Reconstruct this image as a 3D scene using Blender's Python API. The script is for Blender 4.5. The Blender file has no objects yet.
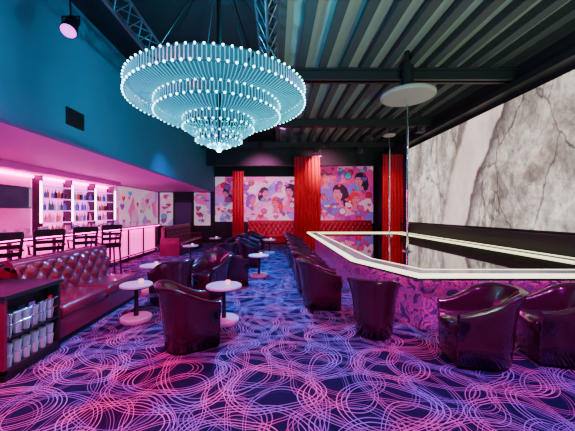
import bpy, math, random
from mathutils import Vector, Matrix
random.seed(7)
D=bpy.data
H=1.55; F=285.0; VX=276.0; VY=213.0
col=bpy.context.scene.collection

# ---------------------------------------------------------------- materials
def mat(name, c, rough=0.5, metal=0.0, em=None, es=0.0, coat=0.0, spec=0.5):
    m=D.materials.new(name); m.use_nodes=True
    b=m.node_tree.nodes['Principled BSDF']
    b.inputs['Base Color'].default_value=(*c,1)
    b.inputs['Roughness'].default_value=rough
    b.inputs['Metallic'].default_value=metal
    b.inputs['Specular IOR Level'].default_value=spec
    b.inputs['Coat Weight'].default_value=coat
    if em:
        b.inputs['Emission Color'].default_value=(*em,1)
        b.inputs['Emission Strength'].default_value=es
    return m
class NT:
    def __init__(s,m): s.t=m.node_tree; s.b=s.t.nodes['Principled BSDF']
    def n(s,typ,**kw):
        nd=s.t.nodes.new(typ)
        for k,v in kw.items(): setattr(nd,k,v)
        return nd
    def l(s,a,b): s.t.links.new(a,b)
    def math(s,op,a,b=None,c=None,clamp=False):
        nd=s.n('ShaderNodeMath',operation=op); nd.use_clamp=clamp
        for i,v in enumerate((a,b,c)):
            if v is None: continue
            if isinstance(v,(int,float)): nd.inputs[i].default_value=v
            else: s.l(v,nd.inputs[i])
        return nd.outputs[0]
    def mapr(s,v,a,b,c=0,d=1,smooth=False):
        nd=s.n('ShaderNodeMapRange'); 
        if smooth: nd.interpolation_type='SMOOTHSTEP'
        s.l(v,nd.inputs[0])
        for i,x in zip((1,2,3,4),(a,b,c,d)): nd.inputs[i].default_value=x
        return nd.outputs[0]
    def mix(s,f,a,b,bt='MIX'):
        nd=s.n('ShaderNodeMix',data_type='RGBA',blend_type=bt)
        for sock,v in ((nd.inputs[0],f),(nd.inputs[6],a),(nd.inputs[7],b)):
            if isinstance(v,(int,float)): sock.default_value=v
            elif isinstance(v,tuple): sock.default_value=(*v,1)
            else: s.l(v,sock)
        return nd.outputs[2]
    def ramp(s,f,stops):
        nd=s.n('ShaderNodeValToRGB'); cr=nd.color_ramp
        while len(cr.elements)<len(stops): cr.elements.new(0.5)
        for e,(p,c) in zip(cr.elements,stops): e.position=p; e.color=(*c,1)
        s.l(f,nd.inputs[0]); return nd.outputs[0]
    def obj(s,scale=(1,1,1),rot=(0,0,0),loc=(0,0,0)):
        tc=s.n('ShaderNodeTexCoord'); mp=s.n('ShaderNodeMapping')
        mp.inputs['Scale'].default_value=scale; mp.inputs['Rotation'].default_value=rot; mp.inputs['Location'].default_value=loc
        s.l(tc.outputs['Object'],mp.inputs[0]); return mp.outputs[0]
    def noise(s,vec,scale=5,detail=3,rough=.5,dist=0,out=0):
        nd=s.n('ShaderNodeTexNoise'); nd.inputs['Scale'].default_value=scale; nd.inputs['Detail'].default_value=detail
        nd.inputs['Roughness'].default_value=rough; nd.inputs['Distortion'].default_value=dist
        s.l(vec,nd.inputs['Vector']); return nd.outputs[out]
    def vor(s,vec,scale=1,rand=1,feature='F1',out='Distance'):
        nd=s.n('ShaderNodeTexVoronoi',feature=feature); nd.inputs['Scale'].default_value=scale
        nd.inputs['Randomness'].default_value=rand; s.l(vec,nd.inputs['Vector']); return nd.outputs[out]
    def warp(s,vec,scale,amt,det=4):
        c=s.noise(vec,scale,det,.6,0,'Color'); vm=s.n('ShaderNodeVectorMath',operation='SCALE'); s.l(c,vm.inputs[0]); vm.inputs['Scale'].default_value=amt
        va=s.n('ShaderNodeVectorMath',operation='ADD'); s.l(vec,va.inputs[0]); s.l(vm.outputs[0],va.inputs[1]); return va.outputs[0]
    def bump(s,h,st=.3,dist=.02):
        nd=s.n('ShaderNodeBump'); nd.inputs['Strength'].default_value=st; nd.inputs['Distance'].default_value=dist
        s.l(h,nd.inputs['Height']); s.l(nd.outputs[0],s.b.inputs['Normal'])

def leather(name,c,rough=.33):
    m=mat(name,c,rough,coat=.4); t=NT(m)
    v=t.obj(); t.bump(t.noise(v,90,2),.12,.004)
    n=t.noise(v,4,3); t.l(t.mix(n,tuple(x*.7 for x in c),tuple(min(1,x*1.3) for x in c)),t.b.inputs['Base Color'])
    return m

# carpet : overlapping ribbons of fine arcs
m_carpet=mat('carpet',(.02,.02,.08),.95,spec=.05)
t=NT(m_carpet)
acc=None
tc=t.n('ShaderNodeTexCoord')
va=t.warp(tc.outputs['Object'],.8,.5,1.5)
lays=[(.95,1.35,.3,0,0,.36,.49,23,1),(1.35,.85,.9,.4,.3,.38,.49,25,.8),(1.0,1.6,1.7,.2,.7,.33,.45,22,.6),(.75,1.1,2.5,.6,.1,.40,.49,30,.95),(1.5,1.05,.05,.15,.55,.37,.47,23,.55),(.85,1.3,2.1,.35,.85,.42,.49,28,.75),(1.1,.7,.55,.75,.2,.42,.495,31,.85)]
for i,(sx,sy,rz,ox,oy,w0,w1,kk,am) in enumerate(lays):
    mp=t.n('ShaderNodeMapping'); mp.inputs['Scale'].default_value=(sx*1.1,sy*1.1,0); mp.inputs['Rotation'].default_value=(0,0,rz); mp.inputs['Location'].default_value=(ox,oy,0)
    t.l(va,mp.inputs[0])
    d=t.vor(mp.outputs[0],1,0.0)
    s=t.math('SINE',t.math('MULTIPLY',d,2*math.pi*kk*1.08))
    ln=t.mapr(s,.62,.98,0,1,True)
    w=t.math('MULTIPLY',t.mapr(d,w0,w0+.01),t.mapr(d,w1-.01,w1,1,0))
    lay=t.math('MULTIPLY',t.math('MULTIPLY',ln,w),am)
    acc=lay if acc is None else t.math('MAXIMUM',acc,lay)
nb=t.noise(tc.outputs['Object'],1.1,2)
base=t.mix(t.mapr(nb,.35,.65),(.006,.010,.048),(.019,.007,.050))
lc=t.mix(t.mapr(t.noise(tc.outputs['Object'],2.3,1),.4,.6),(.40,.33,.78),(.85,.25,.50))
cc=t.mix(acc,base,lc)
t.l(cc,t.b.inputs['Base Color'])
t.bump(t.noise(tc.outputs['Object'],220,2),.4,.01)

# cliff video image
m_cliff=mat('cliff_video',(.02,.02,.02),.4)
t=NT(m_cliff)
tc=t.n('ShaderNodeTexCoord'); sp=t.n('ShaderNodeSeparateXYZ'); t.l(tc.outputs['Object'],sp.inputs[0])
Y=sp.outputs['Y']; Z=sp.outputs['Z']
v=t.obj((1,.9,.5),(.45,0,0))
n1=t.noise(v,.9,13,.68,.7)
c1=t.ramp(n1,[(.33,(.20,.145,.125)),(.42,(.46,.37,.32)),(.50,(.68,.575,.51)),(.60,(.82,.73,.665)),(.72,(.96,.91,.86))])
def facet(scale,sc3,rot,lo,hi):
    vv=t.warp(t.obj(sc3,rot,(0,2,1)),2.2,.30); c=t.vor(vv,scale,1,'F1','Color'); sx=t.n('ShaderNodeSeparateXYZ'); t.l(c,sx.inputs[0]); return t.mapr(sx.outputs[0],0,1,lo,hi)
def crack(scale,sc3,rot,w,lo):
    vv=t.warp(t.obj(sc3,rot,(0,2,1)),1.6,.45); e=t.vor(vv,scale,1,'DISTANCE_TO_EDGE'); return t.mapr(e,0,w,lo,1)
c2=t.mix(1.0,c1,facet(1.5,(1,1,.55),(.5,0,0),.62,1.18),'MULTIPLY')
c2=t.mix(1.0,c2,facet(4.5,(1,1,.6),(.4,0,0),.66,1.18),'MULTIPLY')
c2=t.mix(1.0,c2,crack(1.1,(1,1,.40),(.5,0,0),.022,.25),'MULTIPLY')
c2=t.mix(1.0,c2,crack(3.2,(1,.7,.8),(-.3,0,0),.020,.6),'MULTIPLY')
fine=t.noise(t.obj((1,1,.7)),7,9,.75); c2=t.mix(1.0,c2,t.mapr(fine,.32,.60,.42,1.2),'MULTIPLY')
yb=t.math('ADD',Y,t.math('MULTIPLY',t.math('SUBTRACT',Z,2.6),.42))
ybn=t.math('ADD',yb,t.math('MULTIPLY',t.noise(t.obj((1,1,.5)),.9,8,.6),.9))
slab=t.math('MULTIPLY',t.mapr(ybn,7.65,7.7),t.mapr(ybn,8.8,9.0,1,0))
ns2=t.noise(t.obj((1,.6,.3),(.2,0,0)),2.5,8,.6)
sc=t.ramp(ns2,[(.3,(.50,.37,.34)),(.5,(.74,.58,.52)),(.7,(.88,.73,.66))])
c3=t.mix(slab,c2,sc)
edge=t.math('MULTIPLY',t.mapr(ybn,7.25,7.6),t.mapr(ybn,7.66,7.74,1,0))
c4=t.mix(t.math('MULTIPLY',edge,.9),c3,(.07,.045,.05))
edge2=t.math('MULTIPLY',t.mapr(ybn,8.85,8.95),t.mapr(ybn,9.0,9.2,1,0))
c4=t.mix(t.math('MULTIPLY',edge2,.7),c4,(.14,.09,.08))
t.l(c4,t.b.inputs['Emission Color']); t.b.inputs['Emission Strength'].default_value=1.75

def mural_mat(name,cols,scale,es):
    m=mat(name,cols[0],.6); t=NT(m)
    v=t.obj()
    c=t.vor(v,scale,1,'F1','Color'); sx=t.n('ShaderNodeSeparateXYZ'); t.l(c,sx.inputs[0])
    rp=t.n('ShaderNodeValToRGB'); rp.color_ramp.interpolation='CONSTANT'
    k=len(cols)
    while len(rp.color_ramp.elements)<k: rp.color_ramp.elements.new(.5)
    for i,e in enumerate(rp.color_ramp.elements): e.position=i/k; e.color=(*cols[i],1)
    t.l(sx.outputs[0],rp.inputs[0])
    dots=t.vor(v,8,0); dd=t.mapr(dots,.22,.27,1,0)
    c2=t.mix(t.math('MULTIPLY',dd,.6),rp.outputs[0],(.75,.05,.35))
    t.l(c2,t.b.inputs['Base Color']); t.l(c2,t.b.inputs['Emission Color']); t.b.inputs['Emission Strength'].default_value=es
    return m
m_muralA=mural_mat('mural_paint_pink',[(.88,.32,.68),(.90,.58,.80),(.88,.10,.45),(.88,.68,.84),(.42,.22,.75)],1.9,.45)
m_muralB=mural_mat('mural_paint_pop',[(.80,.04,.28),(.85,.24,.55),(.50,.03,.36),(.85,.50,.72),(.22,.14,.60)],1.6,.40)

m_black=mat('black_paint',(.012,.013,.016),.6)
m_metal=mat('dark_steel',(.03,.032,.036),.45,.6)
m_beam=mat('beam_paint',(.014,.018,.022),.5)
m_truss=mat('truss_alu',(.16,.22,.26),.35,.9)
m_teal=mat('teal_wall_paint',(.10,.30,.34),.75)
t=NT(m_teal); t.l(t.mix(t.noise(t.obj(),1.5,4),(.02,.26,.36),(.05,.34,.45)),t.b.inputs['Base Color'])
m_white=mat('soffit_pink',(.90,.14,.66),.6)
m_barwall=mat('bar_wall_paint',(.80,.16,.60),.6)
m_deck=mat('ceiling_deck',(.16,.20,.18),.8)
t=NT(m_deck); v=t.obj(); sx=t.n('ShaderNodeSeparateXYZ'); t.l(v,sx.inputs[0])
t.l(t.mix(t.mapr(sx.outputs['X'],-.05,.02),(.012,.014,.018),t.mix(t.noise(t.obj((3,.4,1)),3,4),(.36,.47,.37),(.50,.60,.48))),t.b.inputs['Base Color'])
m_joist=mat('joist_paint',(.05,.065,.06),.7)
m_chair=leather('burgundy_black_leather',(.050,.003,.020),.20)
m_sofa=leather('maroon_leather',(.26,.010,.045),.30)
m_red=leather('red_leather',(.40,.004,.02),.45)
m_plinth=mat('plinth_black',(.01,.01,.01),.5)
m_tab=mat('table_white',(.85,.80,.82),.3)
m_wood=mat('dark_wood',(.03,.012,.015),.35)
m_chrome=mat('chrome',(.8,.8,.82),.12,1)
m_glassc=mat('clear_glassware',(.55,.58,.68),.08,0,(.7,.7,1),.05)
m_glow=mat('counter_glow',(.30,.30,.34),.12,0,(.75,.85,.55),.16)
m_edge=mat('counter_led_edge',(.8,.9,.85),.3,0,(.98,1,.50),2.8)
m_stage=mat('stage_black_gloss',(.004,.004,.005),.03,coat=1.0)
m_cyan=mat('led_bulb_cyan',(.6,1,1),.3,0,(.35,.93,1),9)
m_strand=mat('crystal_strand',(.06,.50,.58),.25,0,(.005,.55,.74),.85)
m_strand2=mat('crystal_frame_plate',(.02,.14,.18),.4,0,(.005,.30,.45),.18)
m_hoop=mat('chandelier_hoop',(.05,.25,.30),.3,.6)
m_pinkstrip=mat('pink_glow_strip',(1,.3,.8),.4,0,(1,.015,.58),25)
m_pinkpanel=mat('pink_panel',(.9,.2,.65),.4,0,(1,.03,.50),2.6)
m_under=mat('stage_pink_led',(1,.3,.8),.4,0,(1,.03,.5),14)
m_candle=mat('candle_cup',(.9,.4,.5),.3,0,(1,.35,.25),2.0)
m_barpanel=mat('back_bar_lightbox',(.9,.4,.8),.4,0,(1,.13,.70),2.0)
m_lampw=mat('lamp_white_pink',(1,.8,1),.4,0,(1,.62,.92),10)
m_purplens=mat('par_lens_purple',(.8,.3,1),.3,0,(.75,.06,.8),4)
m_tv=mat('tv_glass',(.01,.01,.02),.1,0,(.05,.02,.10),.5)
m_shelf=mat('shelf_glow',(.8,.5,.85),.3,0,(.85,.12,.8),1.3)
m_curt=mat('red_velvet',(.50,.002,.022),.8)
m_front=mat('stage_front_pattern',(.2,.03,.2),.3,coat=.4); t=NT(m_front)
v=t.obj(); n=t.noise(v,4.5,5,.6,2.5)
c=t.ramp(n,[(.30,(.02,.01,.06)),(.44,(.08,.01,.20)),(.50,(.75,.02,.32)),(.56,(.10,.02,.30)),(.70,(.70,.05,.40))])
t.l(c,t.b.inputs['Base Color']); t.l(c,t.b.inputs['Emission Color']); t.b.inputs['Emission Strength'].default_value=.34

# ---------------------------------------------------------------- mesh builder
class MB:
    def __init__(s): s.v=[];s.f=[];s.mi=[];s.sm=[];s.mats=[]
    def mid(s,m):
        if m not in s.mats: s.mats.append(m)
        return s.mats.index(m)
    def add(s,vs,fs,m,sm=False):
        o=len(s.v); s.v+= [tuple(p) for p in vs]; k=s.mid(m)
        for f in fs: s.f.append(tuple(i+o for i in f)); s.mi.append(k); s.sm.append(sm)
    def box(s,x0,x1,y0,y1,z0,z1,m):
        s.add([(x0,y0,z0),(x1,y0,z0),(x1,y1,z0),(x0,y1,z0),(x0,y0,z1),(x1,y0,z1),(x1,y1,z1),(x0,y1,z1)],
              [(0,3,2,1),(4,5,6,7),(0,1,5,4),(1,2,6,5),(2,3,7,6),(3,0,4,7)],m)
    def tube(s,p,q,r,m,seg=8,r2=None,sm=True):
        p=Vector(p);q=Vector(q);d=(q-p).normalized(); r2=r if r2 is None else r2
        a=d.orthogonal().normalized(); b=d.cross(a)
        vs=[];fs=[]
        for P,R in((p,r),(q,r2)):
            for i in range(seg):
                t=2*math.pi*i/seg; vs.append(P+a*math.cos(t)*R+b*math.sin(t)*R)
        for i in range(seg):
            j=(i+1)%seg; fs.append((i,j,seg+j,seg+i))
        s.add(vs,fs,m,sm and seg>5); s.add(vs,[tuple(range(seg))[::-1],tuple(range(seg,2*seg))],m)
    def lathe(s,prof,m,c=(0,0),seg=32,sm=True,cap=True):
        vs=[];fs=[];n=len(prof)
        for r,z in prof:
            for i in range(seg):
                t=2*math.pi*i/seg; vs.append((c[0]+r*math.cos(t),c[1]+r*math.sin(t),z))
        for k in range(n-1):
            for i in range(seg):
                j=(i+1)%seg; fs.append((k*seg+i,k*seg+j,(k+1)*seg+j,(k+1)*seg+i))
        s.add(vs,fs,m,sm)
        if cap:
            s.add(vs[:seg],[tuple(range(seg))[::-1]],m); s.add(vs[-seg:],[tuple(range(seg))],m)
    def layers(s,polys,m,sm=False):
        n=len(polys[0]); vs=[p for L in polys for p in L]; fs=[]
        for k in range(len(polys)-1):
            for i in range(n):
                j=(i+1)%n; fs.append((k*n+i,k*n+j,(k+1)*n+j,(k+1)*n+i))
        s.add(vs,fs,m,sm); s.add(polys[0],[tuple(range(n))[::-1]],m); s.add(polys[-1],[tuple(range(n))],m)
    def sph(s,c,r,m,seg=8,rings=5,sz=1):
        prof=[(r*math.sin(math.pi*k/rings) if 0<k<rings else .0001, c[2]-sz*r*math.cos(math.pi*k/rings)) for k in range(rings+1)]
        s.lathe(prof,m,(c[0],c[1]),seg,True,False)
    def build(s,name,loc=(0,0,0),rz=0,bevel=0):
        me=D.meshes.new(name); me.from_pydata(s.v,[],s.f)
        for m in s.mats: me.materials.append(m)
        me.polygons.foreach_set('material_index',s.mi); me.polygons.foreach_set('use_smooth',s.sm); me.update()
        o=D.objects.new(name,me); o.location=loc; o.rotation_euler=(0,0,rz); col.objects.link(o)
        if bevel:
            b=o.modifiers.new('bevel','BEVEL'); b.width=bevel; b.segments=2; b.limit_method='ANGLE'
        return o
def boxobj(name,x0,x1,y0,y1,z0,z1,m,bevel=0):
    b=MB(); b.box(x0,x1,y0,y1,z0,z1,m); return b.build(name,bevel=bevel)

# ---------------------------------------------------------------- room
XR=5.32; XL=-3.25; XB=-6.2; YF=-2.6; YB=15.0; ZC=4.9; ZS=2.67
boxobj('floor',XB-.1,XR+.1,YF-.1,YB+.1,-.1,0,m_carpet)
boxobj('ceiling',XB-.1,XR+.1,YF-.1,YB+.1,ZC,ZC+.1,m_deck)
boxobj('wall_right',XR,XR+.1,YF,YB,0,ZC,m_black)
boxobj('wall_back',XB,XR,YB,YB+.1,0,ZC,m_black)
boxobj('wall_front',XB,XR,YF-.1,YF,0,ZC,m_black)
boxobj('wall_left',XB-.1,XB,YF,YB,0,ZC,m_barwall)
b=MB(); b.box(XL-.15,XL,YF,YB,ZS,ZC,m_teal); b.box(XB,XL-.15,YF,YB,ZS,ZS+.12,m_white); b.build('wall_header_left')
boxobj('baseboard_right',XR-.03,XR,YF,YB,0,.15,m_plinth)
boxobj('baseboard_back',XB,XR,YB-.03,YB,0,.15,m_plinth)

b=MB(); x=.05
while x<XR-.1:
    b.box(x,x+.07,YF+.05,YB-.05,ZC-.20,ZC-.001,m_joist); b.box(x-.05,x+.12,YF+.05,YB-.05,ZC-.22,ZC-.20,m_joist); x+=.46
b.build('ceiling_joists')
def ibeam(y,w=.22,z0=4.36,z1=4.60,x0=XL+.01,x1=XR-.01):
    b=MB(); b.box(x0,x1,y-w/2,y+w/2,z0,z0+.035,m_beam); b.box(x0,x1,y-.04,y+.04,z0,z1,m_beam); b.box(x0,x1,y-w/2,y+w/2,z1-.035,z1,m_beam)
    for xx in (x0+.3,.3,x1-.5): b.box(xx-.05,xx+.05,y-.05,y+.05,z1,ZC-.23,m_beam)
    b.build('ceiling_beam')
for y in (6.1,9.3,12.3): ibeam(y)
b=MB(); b.box(XR-.32,XR-.02,YF+.1,YB-.1,4.20,4.34,m_beam); b.box(XR-.2,XR-.02,YF+.1,YB-.1,4.34,ZC-.23,m_beam); b.build('ceiling_girder')
b=MB(); b.box(-3.2,XR-.35,13.2,13.4,3.75,ZC-.23,m_black); b.build('trim_1')

def truss(x,y0,y1,z=4.02,w=.28):
    b=MB(); h=w*.8
    cs=[(x-w/2,z+h),(x+w/2,z+h),(x,z)]
    for cx,cz in cs: b.tube((cx,y0,cz),(cx,y1,cz),.020,m_truss,8)
    n=int((y1-y0)/.3)
    for i in range(n):
        a=y0+(y1-y0)*i/n; c=y0+(y1-y0)*(i+.5)/n; e=y0+(y1-y0)*(i+1)/n
        for k in (0,1):
            b.tube((cs[k][0],a,cs[k][1]),(x,c,z),.010,m_truss,6); b.tube((x,c,z),(cs[k][0],e,cs[k][1]),.010,m_truss,6)
        b.tube((cs[0][0],a,z+h),(cs[1][0],e,z+h),.010,m_truss,6)
    for y in (y0+.3,y1-.3): b.tube((x,y,z+h),(x,y,ZC-.005),.015,m_metal)
    b.build('lighting_truss')
truss(-2.0,.6,5.8); truss(-.12,.6,5.8)

# ---------------------------------------------------------------- video wall
b=MB(); b.box(5.2,5.26,2.0,11.3,1.21,4.05,m_cliff); b.box(5.26,5.315,1.97,11.33,1.16,4.09,m_black)
b.build('video_wall_screen')
boxobj('trim_2',5.12,5.315,1.9,14.2,1.02,1.15,m_beam)

# ---------------------------------------------------------------- stage
def ring_poly(b,outer,inner,z0,z1,m):
    n=len(outer); vs=[(x,y,z1) for x,y in outer]+[(x,y,z1) for x,y in inner]+[(x,y,z0) for x,y in outer]+[(x,y,z0) for x,y in inner]; fs=[]
    for i in range(n):
        j=(i+1)%n
        fs+=[(i,j,n+j,n+i),(2*n+i,3*n+i,3*n+j,2*n+j),(i,2*n+i,2*n+j,j),(n+i,n+j,3*n+j,3*n+i)]
    b.add(vs,fs,m)
o0=[(1.25,11.5),(1.25,4.75),(1.76,3.52),(5.1,3.50),(5.1,11.5)]
def inset(d):
    n=len(o0); out=[]
    for i in range(n):
        p=Vector(o0[i-1]);q=Vector(o0[i]);r=Vector(o0[(i+1)%n])
        n1=(q-p).normalized(); n2=(r-q).normalized()
        a=Vector((-n1.y,n1.x)); c=Vector((-n2.y,n2.x)); m=(a+c).normalized(); k=d/max(.2,m.dot(a))
        out.append((q.x+m.x*k,q.y+m.y*k))
    return out
b=MB()
ring_poly(b,inset(.0),inset(.09),.745,.785,m_edge)
ring_poly(b,inset(.09),inset(.35),.735,.781,m_glow)
ring_poly(b,inset(.35),inset(.375),.735,.785,m_edge)
ring_poly(b,inset(.02),inset(.075),.71,.745,m_plinth)
pi=inset(.375); b.layers([[(x,y,.60) for x,y in pi],[(x,y,.76) for x,y in pi]],m_stage)
pi=inset(.28); b.layers([[(x,y,.0) for x,y in pi],[(x,y,.735) for x,y in pi]],m_front)
ring_poly(b,inset(.24),inset(.27),.70,.73,m_under)
b.build('dance_stage')
m_disc=mat('disc_cream',(.42,.40,.34),.6)
b=MB(); b.tube((2.72,5.9,.762),(2.72,5.9,3.95),.022,m_chrome,16); b.lathe([(.10,.762),(.10,.78),(.03,.80)],m_chrome,(2.72,5.9)); 
b.lathe([(.50,3.93),(.53,3.95),(.53,4.0),(.5,4.02)],m_disc,(2.72,5.9),48); b.lathe([(.12,4.02),(.12,4.58)],m_metal,(2.72,5.9),16)
b.tube((2.72,5.9,4.5),(2.72,5.9,ZC-.005),.05,m_metal)
b.build('dance_pole')
b=MB(); b.tube((3.9,9.8,.762),(3.9,9.8,ZC-.005),.022,m_chrome,12); b.lathe([(.10,.762),(.10,.78),(.03,.80)],m_chrome,(3.9,9.8)); b.lathe([(.2,4.2),(.2,4.24)],m_disc,(3.9,9.8)); b.build('dance_pole')

# ---------------------------------------------------------------- curtains
def curtain(xc,yc,w,ztop,folds):
    b=MB(); N=folds*12; vs=[];fs=[]; rows=10
    for k in range(rows+1):
        u=k/rows; z=.02+(ztop-.02)*u
        for side in (1,-1):
            rng=range(N+1) if side==1 else range(N,-1,-1)
            for i in rng:
                s=i/N; amp=.05*(1-.35*u)
                ph=2*math.pi*folds*s+.4*math.sin(3*u+s*5)
                x=(s-.5)*w*(1+.05*math.sin(2.2*u+1)); y=amp*math.sin(ph)+side*.012
                vs.append((x,y,z))
    M=2*(N+1)
    for k in range(rows):
        for i in range(M):
            j=(i+1)%M; fs.append((k*M+i,k*M+j,(k+1)*M+j,(k+1)*M+i))
    b.add(vs,fs,m_curt,True)
    b.box(-w/2-.06,w/2+.06,-.03,.03,ztop,ztop+.05,m_metal)
    b.tube((-w/2,0,ztop+.05),(-w/2,0,ZC-.005),.015,m_metal); b.tube((w/2,0,ztop+.05),(w/2,0,ZC-.005),.015,m_metal)
    b.build('red_curtain',(xc,yc,0))
curtain(1.32,12.0,1.08,3.9,7); curtain(4.84,11.8,.82,3.95,6); curtain(-1.86,14.0,.55,3.6,4)

# ---------------------------------------------------------------- murals
def shape_pts(kind,cx,cz,r,rot=0):
    P=[]
    if kind=='star':
        for i in range(10):
            R=r if i%2==0 else r*.42; a=math.pi*i/5+math.pi/2+rot; P.append((cx+R*math.cos(a),cz+R*math.sin(a)))
    elif kind=='heart':
        for i in range(28):
            a=2*math.pi*i/28; P.append((cx+r*.062*16*math.sin(a)**3, cz+r*.062*(13*math.cos(a)-5*math.cos(2*a)-2*math.cos(3*a)-math.cos(4*a))))
    elif kind=='lips':
        for i in range(32):
            a=2*math.pi*i/32; x=math.cos(a); z=math.sin(a)*(.42 if math.sin(a)<0 else .38*(1-.35*math.exp(-(x*5)**2)))*(1-.25*abs(x)); P.append((cx+r*x,cz+r*z))
    else:
        for i in range(24):
            a=2*math.pi*i/24; P.append((cx+r*math.cos(a),cz+r*math.sin(a)))
    return P
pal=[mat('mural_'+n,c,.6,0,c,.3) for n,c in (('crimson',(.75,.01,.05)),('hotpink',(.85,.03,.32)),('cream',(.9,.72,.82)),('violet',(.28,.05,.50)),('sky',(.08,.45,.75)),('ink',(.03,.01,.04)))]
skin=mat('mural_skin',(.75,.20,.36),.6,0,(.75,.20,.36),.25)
def flat(b,P,y,m):
    b.add([(x,y,z) for x,z in P],[tuple(range(len(P)))],m)
def face(b,cx,cz,s,y,hair,flip=1):
    e=lambda X,Z,RX,RZ,n=28:[(cx+flip*(X+RX*math.cos(2*math.pi*i/n))*s,cz+(Z+RZ*math.sin(2*math.pi*i/n))*s) for i in range(n)]
    Hh=[( .55,.5),(.35,.85),(0,.98),(-.4,.88),(-.72,.55),(-.85,.1),(-.95,-.4),(-.8,-.9),(-.45,-1.0),(-.35,-.5),(.2,-.55),(.5,-.1)]
    flat(b,[(cx+flip*x*s,cz+z*s) for x,z in Hh],y,hair)
    flat(b,e(.1,.05,.40,.55),y-.004,skin)
    flat(b,[(cx+flip*x*s,cz+z*s) for x,z in ((-.15,-.35),(.25,-.4),(.3,-.8),(.6,-1.1),(-.6,-1.1),(-.2,-.8))],y-.004,skin)
    flat(b,[(cx+flip*x*s,cz+z*s) for x,z in ((.5,.55),(.2,.85),(-.3,.8),(-.5,.3),(-.25,.1),(-.05,.45),(.25,.45))],y-.008,hair)
    for X in(-.05,.28): flat(b,e(X,.12,.10,.05),y-.010,pal[2]); flat(b,e(X,.12,.045,.05),y-.012,pal[5]); flat(b,e(X,.24,.13,.02),y-.012,pal[5])
    flat(b,e(.14,-.26,.13,.055),y-.012,pal[0]); flat(b,e(.16,-.07,.03,.06),y-.012,pal[1])
def mural(name,x0,x1,z0,z1,m,faces,n,rr=(.10,.24)):
    b=MB(); y=YB-.035; b.box(x0,x1,y,YB-.002,z0,z1,m)
    for (cx,cz,s,h,fl) in faces: face(b,cx,cz,s,y-.004,pal[h],fl)
    for i in range(n):
        r=random.uniform(*rr); cx=random.uniform(x0+r*1.2,x1-r*1.2); cz=random.uniform(z0+r*1.2,z1-r*1.2); k=random.choice(['star','heart','lips','dot','star'])
        if any(abs(cx-f[0])<.45*f[2] and abs(cz-f[1])<.6*f[2] for f in faces): continue
        yy=y-.018-.001*(i%5)
        flat(b,shape_pts(k,cx,cz,r*1.18),yy,pal[5]); flat(b,shape_pts(k,cx,cz,r),yy-.002,random.choice(pal[:5]))
    b.build(name)
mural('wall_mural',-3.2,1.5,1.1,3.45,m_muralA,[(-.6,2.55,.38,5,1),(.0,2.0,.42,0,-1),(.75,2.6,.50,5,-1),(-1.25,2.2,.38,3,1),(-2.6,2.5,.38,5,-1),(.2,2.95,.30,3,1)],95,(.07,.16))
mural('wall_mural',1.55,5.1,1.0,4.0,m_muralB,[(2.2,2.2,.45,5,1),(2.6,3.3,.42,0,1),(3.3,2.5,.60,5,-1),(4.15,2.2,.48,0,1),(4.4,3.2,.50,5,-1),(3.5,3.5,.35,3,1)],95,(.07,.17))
mural('wall_mural',-4.3,-3.45,.9,2.62,m_muralA,[],14,(.07,.15))
mural('wall_mural',-6.1,-5.42,.9,2.62,m_muralA,[],14,(.07,.15))
b=MB(); b.box(XB+.002,XB+.03,10.6,14.9,.9,2.62,m_muralA)
for i in range(26):
    r=random.uniform(.07,.18); P=shape_pts(random.choice(['star','heart','dot']),random.uniform(10.9,14.6),random.uniform(1.2,2.4),r)
    b.add([(XB+.033+.001*(i%4),p,q) for p,q in P],[tuple(range(len(P)))],random.choice(pal[:5]))
b.build('bar_wall_mural')
b=MB(); b.box(-5.35,-5.28,14.90,14.96,0,2.15,m_wood); b.box(-4.45,-4.38,14.90,14.96,0,2.15,m_wood); b.box(-5.35,-4.38,14.90,14.96,2.08,2.15,m_wood)
b.box(-5.28,-4.45,14.92,14.955,.01,2.08,mat('door_violet',(.10,.03,.2),.4)); b.sph((-4.55,14.90,1.02),.035,m_chrome); b.build('door_1')

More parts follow.
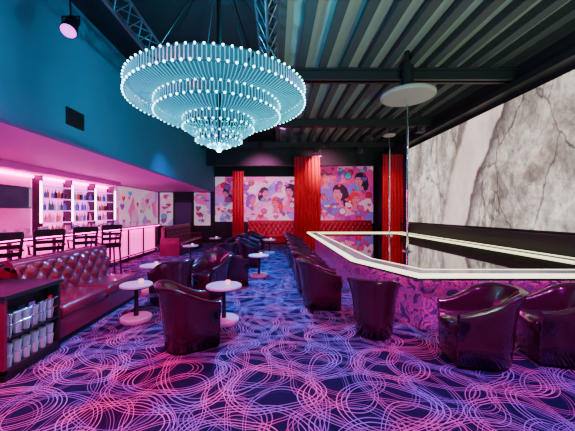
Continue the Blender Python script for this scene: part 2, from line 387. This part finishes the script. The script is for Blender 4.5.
# ---------------------------------------------------------------- tub chairs
def chair_mesh():
    b=MB(); path=[]
    R=.275; yb=-.07; yf=.27
    for i in range(7): u=i/7; path.append((-R,yf+(yb-yf)*u,-1,0))
    for i in range(25):
        a=math.pi*i/24; path.append((-R*math.cos(a),yb-R*math.sin(a),-math.cos(a),-math.sin(a)))
    for i in range(1,8): u=i/7; path.append((R,yb+(yf-yb)*u,1,0))
    n=len(path); loops=[]
    for k,(px,py,nx,ny) in enumerate(path):
        t=abs(k-(n-1)/2)/((n-1)/2)
        e=min(1,max(0,(t-.30)/.70)); e=e*e*(3-2*e)
        h=.78-.22*e; fl=.065*(1-e)+.012
        pr=[(-.035,.04),(-.015,.25),(.0,.45),(fl*.5,h-.12),(fl,h-.03),(fl+.003,h),(fl-.02,h+.012),(fl-.055,h),(fl-.065,h-.04),(-.065,h-.14),(-.075,.42),(-.08,.30),(-.08,.04)]
        loops.append([(px+nx*d,py+ny*d,z) for d,z in pr])
    m=len(loops[0]); vs=[p for L in loops for p in L]; fs=[]
    for k in range(n-1):
        for i in range(m):
            j=(i+1)%m; fs.append((k*m+i,(k+1)*m+i,(k+1)*m+j,k*m+j))
    b.add(vs,fs,m_chair,True); b.add(loops[0],[tuple(range(m))],m_chair); b.add(loops[-1],[tuple(range(m))[::-1]],m_chair)
    for k in range(n-1):
        b.tube(loops[k][5],loops[k+1][5],.008,m_chair,6)
    def loop(d,z,fy=0):
        L=[(px-nx*d,py-ny*d if ny else py,z) for px,py,nx,ny in path]
        fr=[( (R-d)*math.cos(math.pi*i/8), yf+.0+fy+ .05*math.sin(math.pi*i/8), z) for i in range(1,8)]
        return L+fr
    b.layers([loop(.05,.04,-.02),loop(.04,.32,-.01),loop(.045,.335,-.01)],m_chair)
    b.layers([loop(.075,.335),loop(.065,.36,.015),loop(.065,.42,.015),loop(.085,.45,.0),loop(.13,.465,-.05)],m_chair,True)
    b.layers([loop(.07,.0,-.05),loop(.07,.042,-.05)],m_plinth)
    return b
chair_me=None
def chair(x,y,deg,sc=1.0):
    global chair_me
    if chair_me is None:
        o=chair_mesh().build('tub_chair'); chair_me=o.data
    else:
        o=D.objects.new('tub_chair',chair_me); col.objects.link(o)
    o.location=(x,y,0); o.rotation_euler=(0,0,math.radians(deg)); o.scale=(sc,sc,sc)
chair(-.99,3.34,-58,.96)
chair(-1.78,4.85,50)
chair(-1.22,5.35,150)
chair(-.92,6.15,-70)
chair(-1.45,7.5,60); chair(-.75,8.3,-100); chair(-1.55,8.9,80); chair(-.85,10.2,-90); chair(-1.6,10.6,90); chair(-.8,12.0,-100)
for i,y in enumerate([4.72,5.62,6.5,7.4,8.3,9.2,10.1,11.0]):
    chair(.72 if i else .76,y,-90+random.uniform(-8,8))
chair(1.28,3.72,-25,.95)
chair(2.10,3.0,80,.99); chair(2.98,3.02,74,.99); chair(4.1,3.0,50)

# ---------------------------------------------------------------- cocktail tables
def table(x,y,r=.25,h=.53):
    b=MB(); b.lathe([(r-.012,h-.035),(r,h-.028),(r,h-.008),(r-.012,h)],m_tab,seg=40,sm=False)
    b.lathe([(r-.03,h-.05),(r-.03,h-.035)],m_plinth,seg=32,sm=False)
    b.lathe([(.035,.07),(.028,.2),(.028,h-.05)],m_plinth,seg=16)
    b.lathe([(.20,.0),(.21,.02),(.21,.055),(.19,.07)],m_tab,seg=36,sm=False)
    b.lathe([(.03,h),(.035,h+.01),(.035,h+.05),(.03,h+.055)],m_candle,(.05,.04),16)
    b.build('cocktail_table',(x,y,0))
table(-.74,4.05); table(-2.02,4.12,.22); table(-2.42,5.6,.24); table(-.42,6.95); table(-2.7,9.0,.24); table(-.25,11.0,.25); table(-2.5,11.7,.24)

# ---------------------------------------------------------------- booth sofas
def sofa(name,L,m,loc,rz,bh=.95,depth=.72,arm=True):
    b=MB(); y0=.001
    b.box(.02,depth-.05,y0,L,.0,.08,m_plinth)
    b.box(.02,depth-.02,y0,L,.08,.30,m)
    b.box(.0,.12,y0,L,.0,bh-.04,m)
    nu=int(L/.028); nv=22; vs=[];fs=[]
    for i in range(nu+1):
        for j in range(nv+1):
            u=L*i/nu; v=j/nv; z=.44+(bh-.44)*v
            a=u/.24+v*2.0; c=u/.24-v*2.0
            t=(abs(math.sin(math.pi*a))*abs(math.sin(math.pi*c)))**.45
            edge=min(1,(1-v)*7)
            vs.append((.13+.065*t*edge**.5+.06*(1-v)+ (0 if v<.97 else -.03),u,z))
    for i in range(nu):
        for j in range(nv):
            p=i*(nv+1)+j; fs.append((p,p+nv+1,p+nv+2,p+1))
    b.add(vs,fs,m,True)
    for i in range(int(L/.24*2)+1):
        for j in range(5):
            if (i+j)%2==0:
                u=i*.12; v=j*.25
                if u<L-.02 and u>.02 and .05<v<.95: b.sph((.145+.06*(1-v),u,.44+(bh-.44)*v),.011,m_plinth,6,4)
    b.tube((.10,y0,bh-.03),(.10,L,bh-.03),.055,m,14)
    n=max(1,round(L/.85)); w=L/n
    for k in range(n):
        a=k*w+.008; c=(k+1)*w-.008
        def lp(d,z): 
            P=[]; x0,x1,ya,yc=.16+d,depth-d,a+d,c-d; r=.04
            for (cx,cy,s) in ((x1-r,yc-r,0),(x0+r,yc-r,1),(x0+r,ya+r,2),(x1-r,ya+r,3)):
                for q in range(4):
                    an=math.pi/2*s+math.pi/6*q; P.append((cx+r*math.cos(an),cy+r*math.sin(an),z))
            return P
        b.layers([lp(.02,.30),lp(.0,.33),lp(0,.42),lp(.02,.45),lp(.06,.465)],m,True)
    if arm:
        for ya,yc in ((-.09,0),(L,L+.09)):
            b.box(.0,depth-.06,ya,yc,0,.60,m); b.tube((.0,(ya+yc)/2,.60),(depth-.06,(ya+yc)/2,.60),.055,m,14)
    b.build(name,loc,rz)
sofa('booth_sofa',1.83,m_sofa,(-3.22,3.32,0),0,arm=False)
sofa('booth_sofa',2.9,m_sofa,(-4.15,10.3,0),0,1.05,.75)
sofa('red_banquette',2.8,m_red,(-1.45,14.9,0),-math.pi/2,1.15,.75,False)
sofa('red_banquette',3.2,m_red,(1.75,14.9,0),-math.pi/2,1.15,.75,False)
b=MB(); b.box(-3.42,-3.25,-1.5,5.2,0,.90,m_wood); b.box(-3.46,-3.23,-1.5,5.24,.90,.94,m_black); b.build('divider_wall')

# ---------------------------------------------------------------- service station
b=MB()
X0=-3.2; X1=-2.48
b.box(X0,X1,2.60,3.28,.0,.06,m_plinth)
b.box(X0,X0+.03,2.60,3.28,.06,.75,m_wood); b.box(X0,X1,2.60,2.63,.06,.75,m_sofa); b.box(X0,X1,3.25,3.28,.06,.75,m_wood)
b.box(X0,X1,2.60,3.28,.06,.10,m_wood)
b.box(X0-.01,X1+.02,2.58,3.30,.75,.79,m_black)
b.box(X0+.03,X1-.12,2.63,3.25,.10,.75,m_plinth)
b.box(X1-.12,X1,2.63,3.25,.36,.38,m_metal)
for k in range(5):
    y=2.70+k*.125
    b.tube((X1-.005,y-.04,.38),(X1-.005,y-.04,.62),.006,m_chrome,6)
    b.box(X1-.08,X1-.072,y,y+.07,.40,.62,[m_plinth,pal[5],pal[3],m_plinth,pal[0]][k])
b.tube((X1-.005,2.64,.50),(X1-.005,3.24,.50),.006,m_chrome,6); b.tube((X1-.005,2.64,.60),(X1-.005,3.24,.60),.006,m_chrome,6)
for z in (.10,.21,.385,.485):
    for k in range(6): b.lathe([(.028,z),(.038,z+.10)],m_glassc,(X1-.055,2.69+k*.10),12)
b.build('service_station')

# ---------------------------------------------------------------- bar
b=MB()
b.box(-5.15,-4.75,3.0,11.2,0,1.08,m_wood)
b.box(-4.75,-4.735,3.0,11.2,.12,1.0,m_pinkpanel)
y=3.0
while y<11.3: b.box(-4.735,-4.70,y-.03,y+.03,.05,1.08,m_wood); y+=1.02
b.box(-5.22,-4.50,2.95,11.25,1.08,1.14,mat('bar_top',(.85,.25,.65),.15,coat=.5,em=(1,.10,.55),es=.35))
b.box(-4.62,-4.58,3.0,11.2,1.06,1.079,m_pinkstrip)
b.box(-5.20,-5.155,3.0,11.2,.98,1.06,m_pinkstrip)  # hidden glowing strip added to throw pink on back bar and soffit
b.tube((-4.55,3.0,.22),(-4.55,11.2,.22),.025,m_chrome,10)
for y in (3.2,5.2,7.2,9.2,11.0): b.tube((-4.55,y,.22),(-4.70,y,.22),.015,m_chrome,8); b.tube((-4.55,y,.0),(-4.55,y,.22),.015,m_chrome,8)
b.build('bar_counter')
def stool(x,y,deg):
    b=MB()
    for sx in(-1,1):
        b.tube((sx*.22,.20,0),(sx*.18,.17,.74),.018,m_wood,8,.024); b.tube((sx*.22,-.22,0),(sx*.19,-.19,.76),.018,m_wood,8,.026)
        b.tube((sx*.19,-.19,.74),(sx*.21,-.27,1.25),.026,m_wood,8,.02); b.tube((sx*.21,.19,.3),(sx*.21,-.20,.3),.014,m_wood,8)
        b.tube((sx*.20,.12,.78),(sx*.22,.12,.97),.018,m_wood,8); b.box(sx*.22-.025,sx*.22+.025,-.22,.16,.97,1.0,m_wood)
    b.tube((-.21,.19,.22),(.21,.19,.22),.016,m_wood,8); b.tube((-.21,-.21,.32),(.21,-.21,.32),.014,m_wood,8)
    b.box(-.22,.22,-.21,.21,.71,.76,m_wood)
    b.layers([[(-.23,-.2,.76),(.23,-.2,.76),(.23,.23,.76),(-.23,.23,.76)],[(-.235,-.2,.80),(.235,-.2,.80),(.235,.24,.80),(-.235,.24,.80)],[(-.20,-.17,.83),(.20,-.17,.83),(.2,.2,.83),(-.2,.2,.83)]],m_chair)
    for z0,z1,y_ in ((.90,.97,-.235),(1.02,1.08,-.25),(1.15,1.27,-.27)):
        b.layers([[(-.21,y_,z0),(.21,y_,z0),(.21,y_+.03,z0),(-.21,y_+.03,z0)],[(-.21,y_-.012,z1),(.21,y_-.012,z1),(.21,y_+.018,z1),(-.21,y_+.018,z1)]],m_wood)
    b.build('bar_stool',(x,y,0),math.radians(deg))
for y in (4.2,5.1,6.05,7.0): stool(-4.12,y,55+random.uniform(-8,8))

b=MB()
b.box(-6.15,-5.75,4.0,10.4,0,.95,m_wood); b.box(-6.15,-5.70,4.0,10.42,.95,1.0,mat('backbar_top',(.6,.35,.55),.2))
for z in (1.28,1.60,1.92,2.24): b.box(-6.15,-5.92,7.25,10.35,z,z+.025,m_shelf)
b.box(-6.19,-6.15,7.2,10.4,1.0,2.5,m_barpanel)
for y in (7.2,8.25,9.3,10.36): b.box(-6.15,-5.90,y-.02,y+.02,1.0,2.5,m_wood)
for y in (7.14,8.25,9.3,10.42): b.box(-5.90,-5.87,y-.025,y+.025,1.3,2.35,m_lampw)
b.box(-5.95,-5.7,4.0,10.5,2.52,2.66,m_white)
b.box(-6.15,-6.10,3.0,10.6,2.44,2.50,m_pinkstrip)  # glowing strip added to light the bar soffit pink
b.build('back_bar_shelves')
bc=[mat('bottle_'+n,c,.12,0,c,.2) for n,c in(('clear',(.65,.6,.85)),('amber',(.45,.15,.04)),('green',(.03,.2,.12)),('blue',(.08,.1,.7)),('rose',(.8,.1,.4)),('dark',(.03,.01,.03)))]
b=MB()
for z in (1.306,1.626,1.946,1.001):
    y=7.32
    while y<10.25:
        if min(abs(y-q) for q in (8.25,9.3))>.07:
            h=random.uniform(.20,.27) if z>1.1 else random.uniform(.2,.26); r=random.uniform(.03,.042); m=random.choice(bc)
            b.lathe([(r,z),(r,z+h*.6),(r*.35,z+h*.75),(r*.35,z+h)],m,(-6.02+random.uniform(-.03,.03),y),10)
        y+=random.uniform(.09,.13)
b.build('liquor_bottles')
b=MB()
for k in range(26):
    y=3.6+k*.27+random.uniform(-.05,.05)
    if y<11: b.lathe([(.03,1.141),(.04,1.25)],m_glassc,(-5.05+random.uniform(-.05,.1),y),12)
b.build('bar_glasses')
b=MB(); b.box(-6.08,-6.02,6.15,7.02,1.66,2.18,m_black); b.box(-6.02,-6.015,6.18,6.99,1.69,2.15,m_tv); b.tube((-6.19,6.6,1.92),(-6.08,6.6,1.92),.04,m_metal); b.build('television')

b=MB(); x=XL+.002; y0,y1,z0,z1=4.40,4.80,2.93,3.20
b.box(x,x+.02,y0,y1,z0,z1,m_black)
for k in range(7): zz=z0+.02+k*.036; b.box(x+.02,x+.03,y0+.02,y1-.02,zz,zz+.014,m_metal)
b.build('air_vent')

# ---------------------------------------------------------------- par cans with spots
def spotlamp(o,d,color,energy,size,blend=.9,name='spot_lamp'):
    L=D.lights.new('spot','SPOT'); L.color=color; L.energy=energy; L.spot_size=math.radians(size); L.spot_blend=blend; L.shadow_soft_size=.07
    lo=D.objects.new(name,L); col.objects.link(lo); lo.parent=o; lo.location=d*.03; lo.rotation_euler=d.to_track_quat('-Z','Y').to_euler()
def par(x,y,z,tx,ty,tz,color,energy,size=80,blend=.9,lens=None,top=ZC-.005,name='color_spotlight'):
    d=(Vector((tx,ty,tz))-Vector((x,y,z))).normalized()
    b=MB(); b.tube(-d*.26,Vector((0,0,0)),.07,m_black,18,.10); b.tube(d*-.012,d*.002,.088,lens or m_purplens,18)
    b.tube(-d*.13+Vector((0,0,.10)),Vector((0,0,top-z)),.012,m_metal,8)
    b.tube(-d*.13+Vector((-.11,0,0)),-d*.13+Vector((-.11,0,.12)),.01,m_metal,6); b.tube(-d*.13+Vector((.11,0,0)),-d*.13+Vector((.11,0,.12)),.01,m_metal,6); b.tube(-d*.13+Vector((-.11,0,.12)),-d*.13+Vector((.11,0,.12)),.01,m_metal,6)
    o=b.build(name,(x,y,z)); spotlamp(o,d,color,energy,size,blend)
def added_uplight(x,y,tx,ty,tz,color,energy,size):  # added fill lamp behind the camera, brightens ceiling deck and teal wall
    z=.3; d=(Vector((tx,ty,tz))-Vector((x,y,z))).normalized()
    b=MB(); b.box(-.12,.12,-.10,.10,-z,-z+.04,m_black); b.tube((0,0,-z+.04),-d*.1,.03,m_black,10); b.tube(-d*.16,Vector((0,0,0)),.08,m_black,18,.10)
    o=b.build('fill_uplight',(x,y,z)); spotlamp(o,d,color,energy,size)
PK=(1,.02,.36); MG=(1,.01,.50); BL=(.02,.28,1)
par(-2.66,3.65,3.88,-2.2,1.4,0,MG,560)
par(-1.6,.6,4.0,-2.1,3.2,0,PK,850,100)  # this can and those below are added to tint carpet, murals, curtains
par(.3,.3,4.1,.5,2.9,0,(.80,.01,.75),360,100)
par(2.6,.4,4.1,2.8,3.2,0,(.85,.01,.62),700,100)
par(-.5,7.0,4.1,-1.0,5.2,0,BL,2000,90)
par(.2,8.6,4.1,-.4,9.2,0,BL,1300,85)
par(3.8,1.2,4.1,3.2,1.9,0,(.05,.12,1),600,80)
par(-2.4,7.2,4.1,-2.6,9.5,0,BL,500,80)
par(2.0,10.8,4.1,2.2,14.9,2.4,(1,.25,.5),750,75)
par(-.6,11.2,4.1,-.7,14.9,2.2,(1,.22,.65),750,75)
par(.9,9.9,4.1,1.3,12.0,2.2,(1,.02,.06),230,55)
par(3.3,9.9,4.1,4.8,11.8,2.2,(1,.02,.06),230,50)
added_uplight(1.6,-1.6,2.4,5.5,4.9,(.68,1,.80),950,75)
added_uplight(4.3,-1.4,3.6,4.0,4.9,(.68,1,.80),500,80)
added_uplight(-.6,-1.8,-3.25,4.5,3.8,(.03,.50,1),750,65)

# ---------------------------------------------------------------- chandelier
b=MB(); 
tiers=[(1.11,2.97,.15),(.79,2.81,.13),(.45,2.65,.11),(.29,2.49,.08)]
for k,(r,z,h) in enumerate(tiers):
    n=int(2*math.pi*r/.085)
    for zz in (z,z+h):
        N=72
        for i in range(N):
            a=2*math.pi*i/N; c=2*math.pi*(i+1)/N
            b.tube((r*math.cos(a),r*math.sin(a),zz),(r*math.cos(c),r*math.sin(c),zz),.009,m_hoop,5)
    for i in range(n):
        a=2*math.pi*i/n
        b.sph((1.012*r*math.cos(a),1.012*r*math.sin(a),z),.014,m_cyan,7,4)
        b.sph((1.012*r*math.cos(a+math.pi/n),1.012*r*math.sin(a+math.pi/n),z+h),.012,m_cyan,7,4)
    ns=int(2*math.pi*r/.042)
    for i in range(ns):
        a=2*math.pi*i/ns; ca,sa=math.cos(a),math.sin(a)
        b.tube((r*ca,r*sa,z),(r*ca,r*sa,z+h),.006,m_strand,4)
        if k<3:
            r2=tiers[k+1][0]; z2=tiers[k+1][1]+tiers[k+1][2]
            rm=(r+r2)/2; zm=(z+z2)/2-.03
            b.tube((r*ca,r*sa,z),(rm*ca,rm*sa,zm),.0048,m_strand,4); b.tube((rm*ca,rm*sa,zm),(r2*ca,r2*sa,z2),.0036,m_strand,4)
        else:
            b.tube((r*ca,r*sa,z),(.05*ca,.05*sa,z-.10),.005,m_strand,4)
for i in range(14):
    a=2*math.pi*i/14; b.sph((.14*math.cos(a),.14*math.sin(a),2.43),.016,m_cyan,7,4)
b.sph((0,0,2.38),.035,m_cyan,10,6)
b.lathe([(1.07,3.13),(1.07,3.14)],m_strand2,seg=64,sm=False)
for i in range(6):
    a=math.pi*i/3; b.tube((0,0,3.17),(1.09*math.cos(a),1.09*math.sin(a),3.13),.018,m_metal,6)
    b.tube((1.0*math.cos(a),1.0*math.sin(a),3.14),(.25*math.cos(a),.25*math.sin(a),4.5),.008,m_metal,5)
b.tube((0,0,2.45),(0,0,ZC-.005),.03,m_metal,10); b.lathe([(.27,4.48),(.27,4.55)],m_metal,seg=24)
ch=b.build('chandelier',(-.75,3.75,0))
for z,e in ((3.45,150),(2.25,14)):
    L=D.lights.new('bulb','POINT'); L.color=(.03,.60,1); L.energy=e; L.shadow_soft_size=.05
    o=D.objects.new('chandelier_bulb',L); o.parent=ch; o.location=(.2,0,z) if z>3 else (0,0,z); col.objects.link(o)

b=MB()
for (x,y) in ((.6,9.8),(1.6,11.4),(3.4,11.5),(-1.5,9.9),(4.3,8.5)):
    b.box(x-.12,x+.12,y-.1,y+.1,3.95,4.15,m_black); b.tube((x,y,4.15),(x,y,ZC-.005),.012,m_metal,6); b.tube((x,y-.1,4.03),(x,y-.16,4.0),.06,m_black,12)
b.build('moving_head_lights')

# ---------------------------------------------------------------- world & camera
w=D.worlds.new('world'); bpy.context.scene.world=w; w.use_nodes=True
w.node_tree.nodes['Background'].inputs[0].default_value=(.02,.03,.05,1); w.node_tree.nodes['Background'].inputs[1].default_value=.3
c=D.cameras.new('cam'); c.sensor_width=36; c.lens=36*F/575; c.shift_x=(287.5-VX)/575; c.shift_y=-(215.5-VY)/575; c.clip_start=.05
o=D.objects.new('camera',c); o.location=(0,0,H); o.rotation_euler=(math.pi/2,0,0); col.objects.link(o)
bpy.context.scene.camera=o
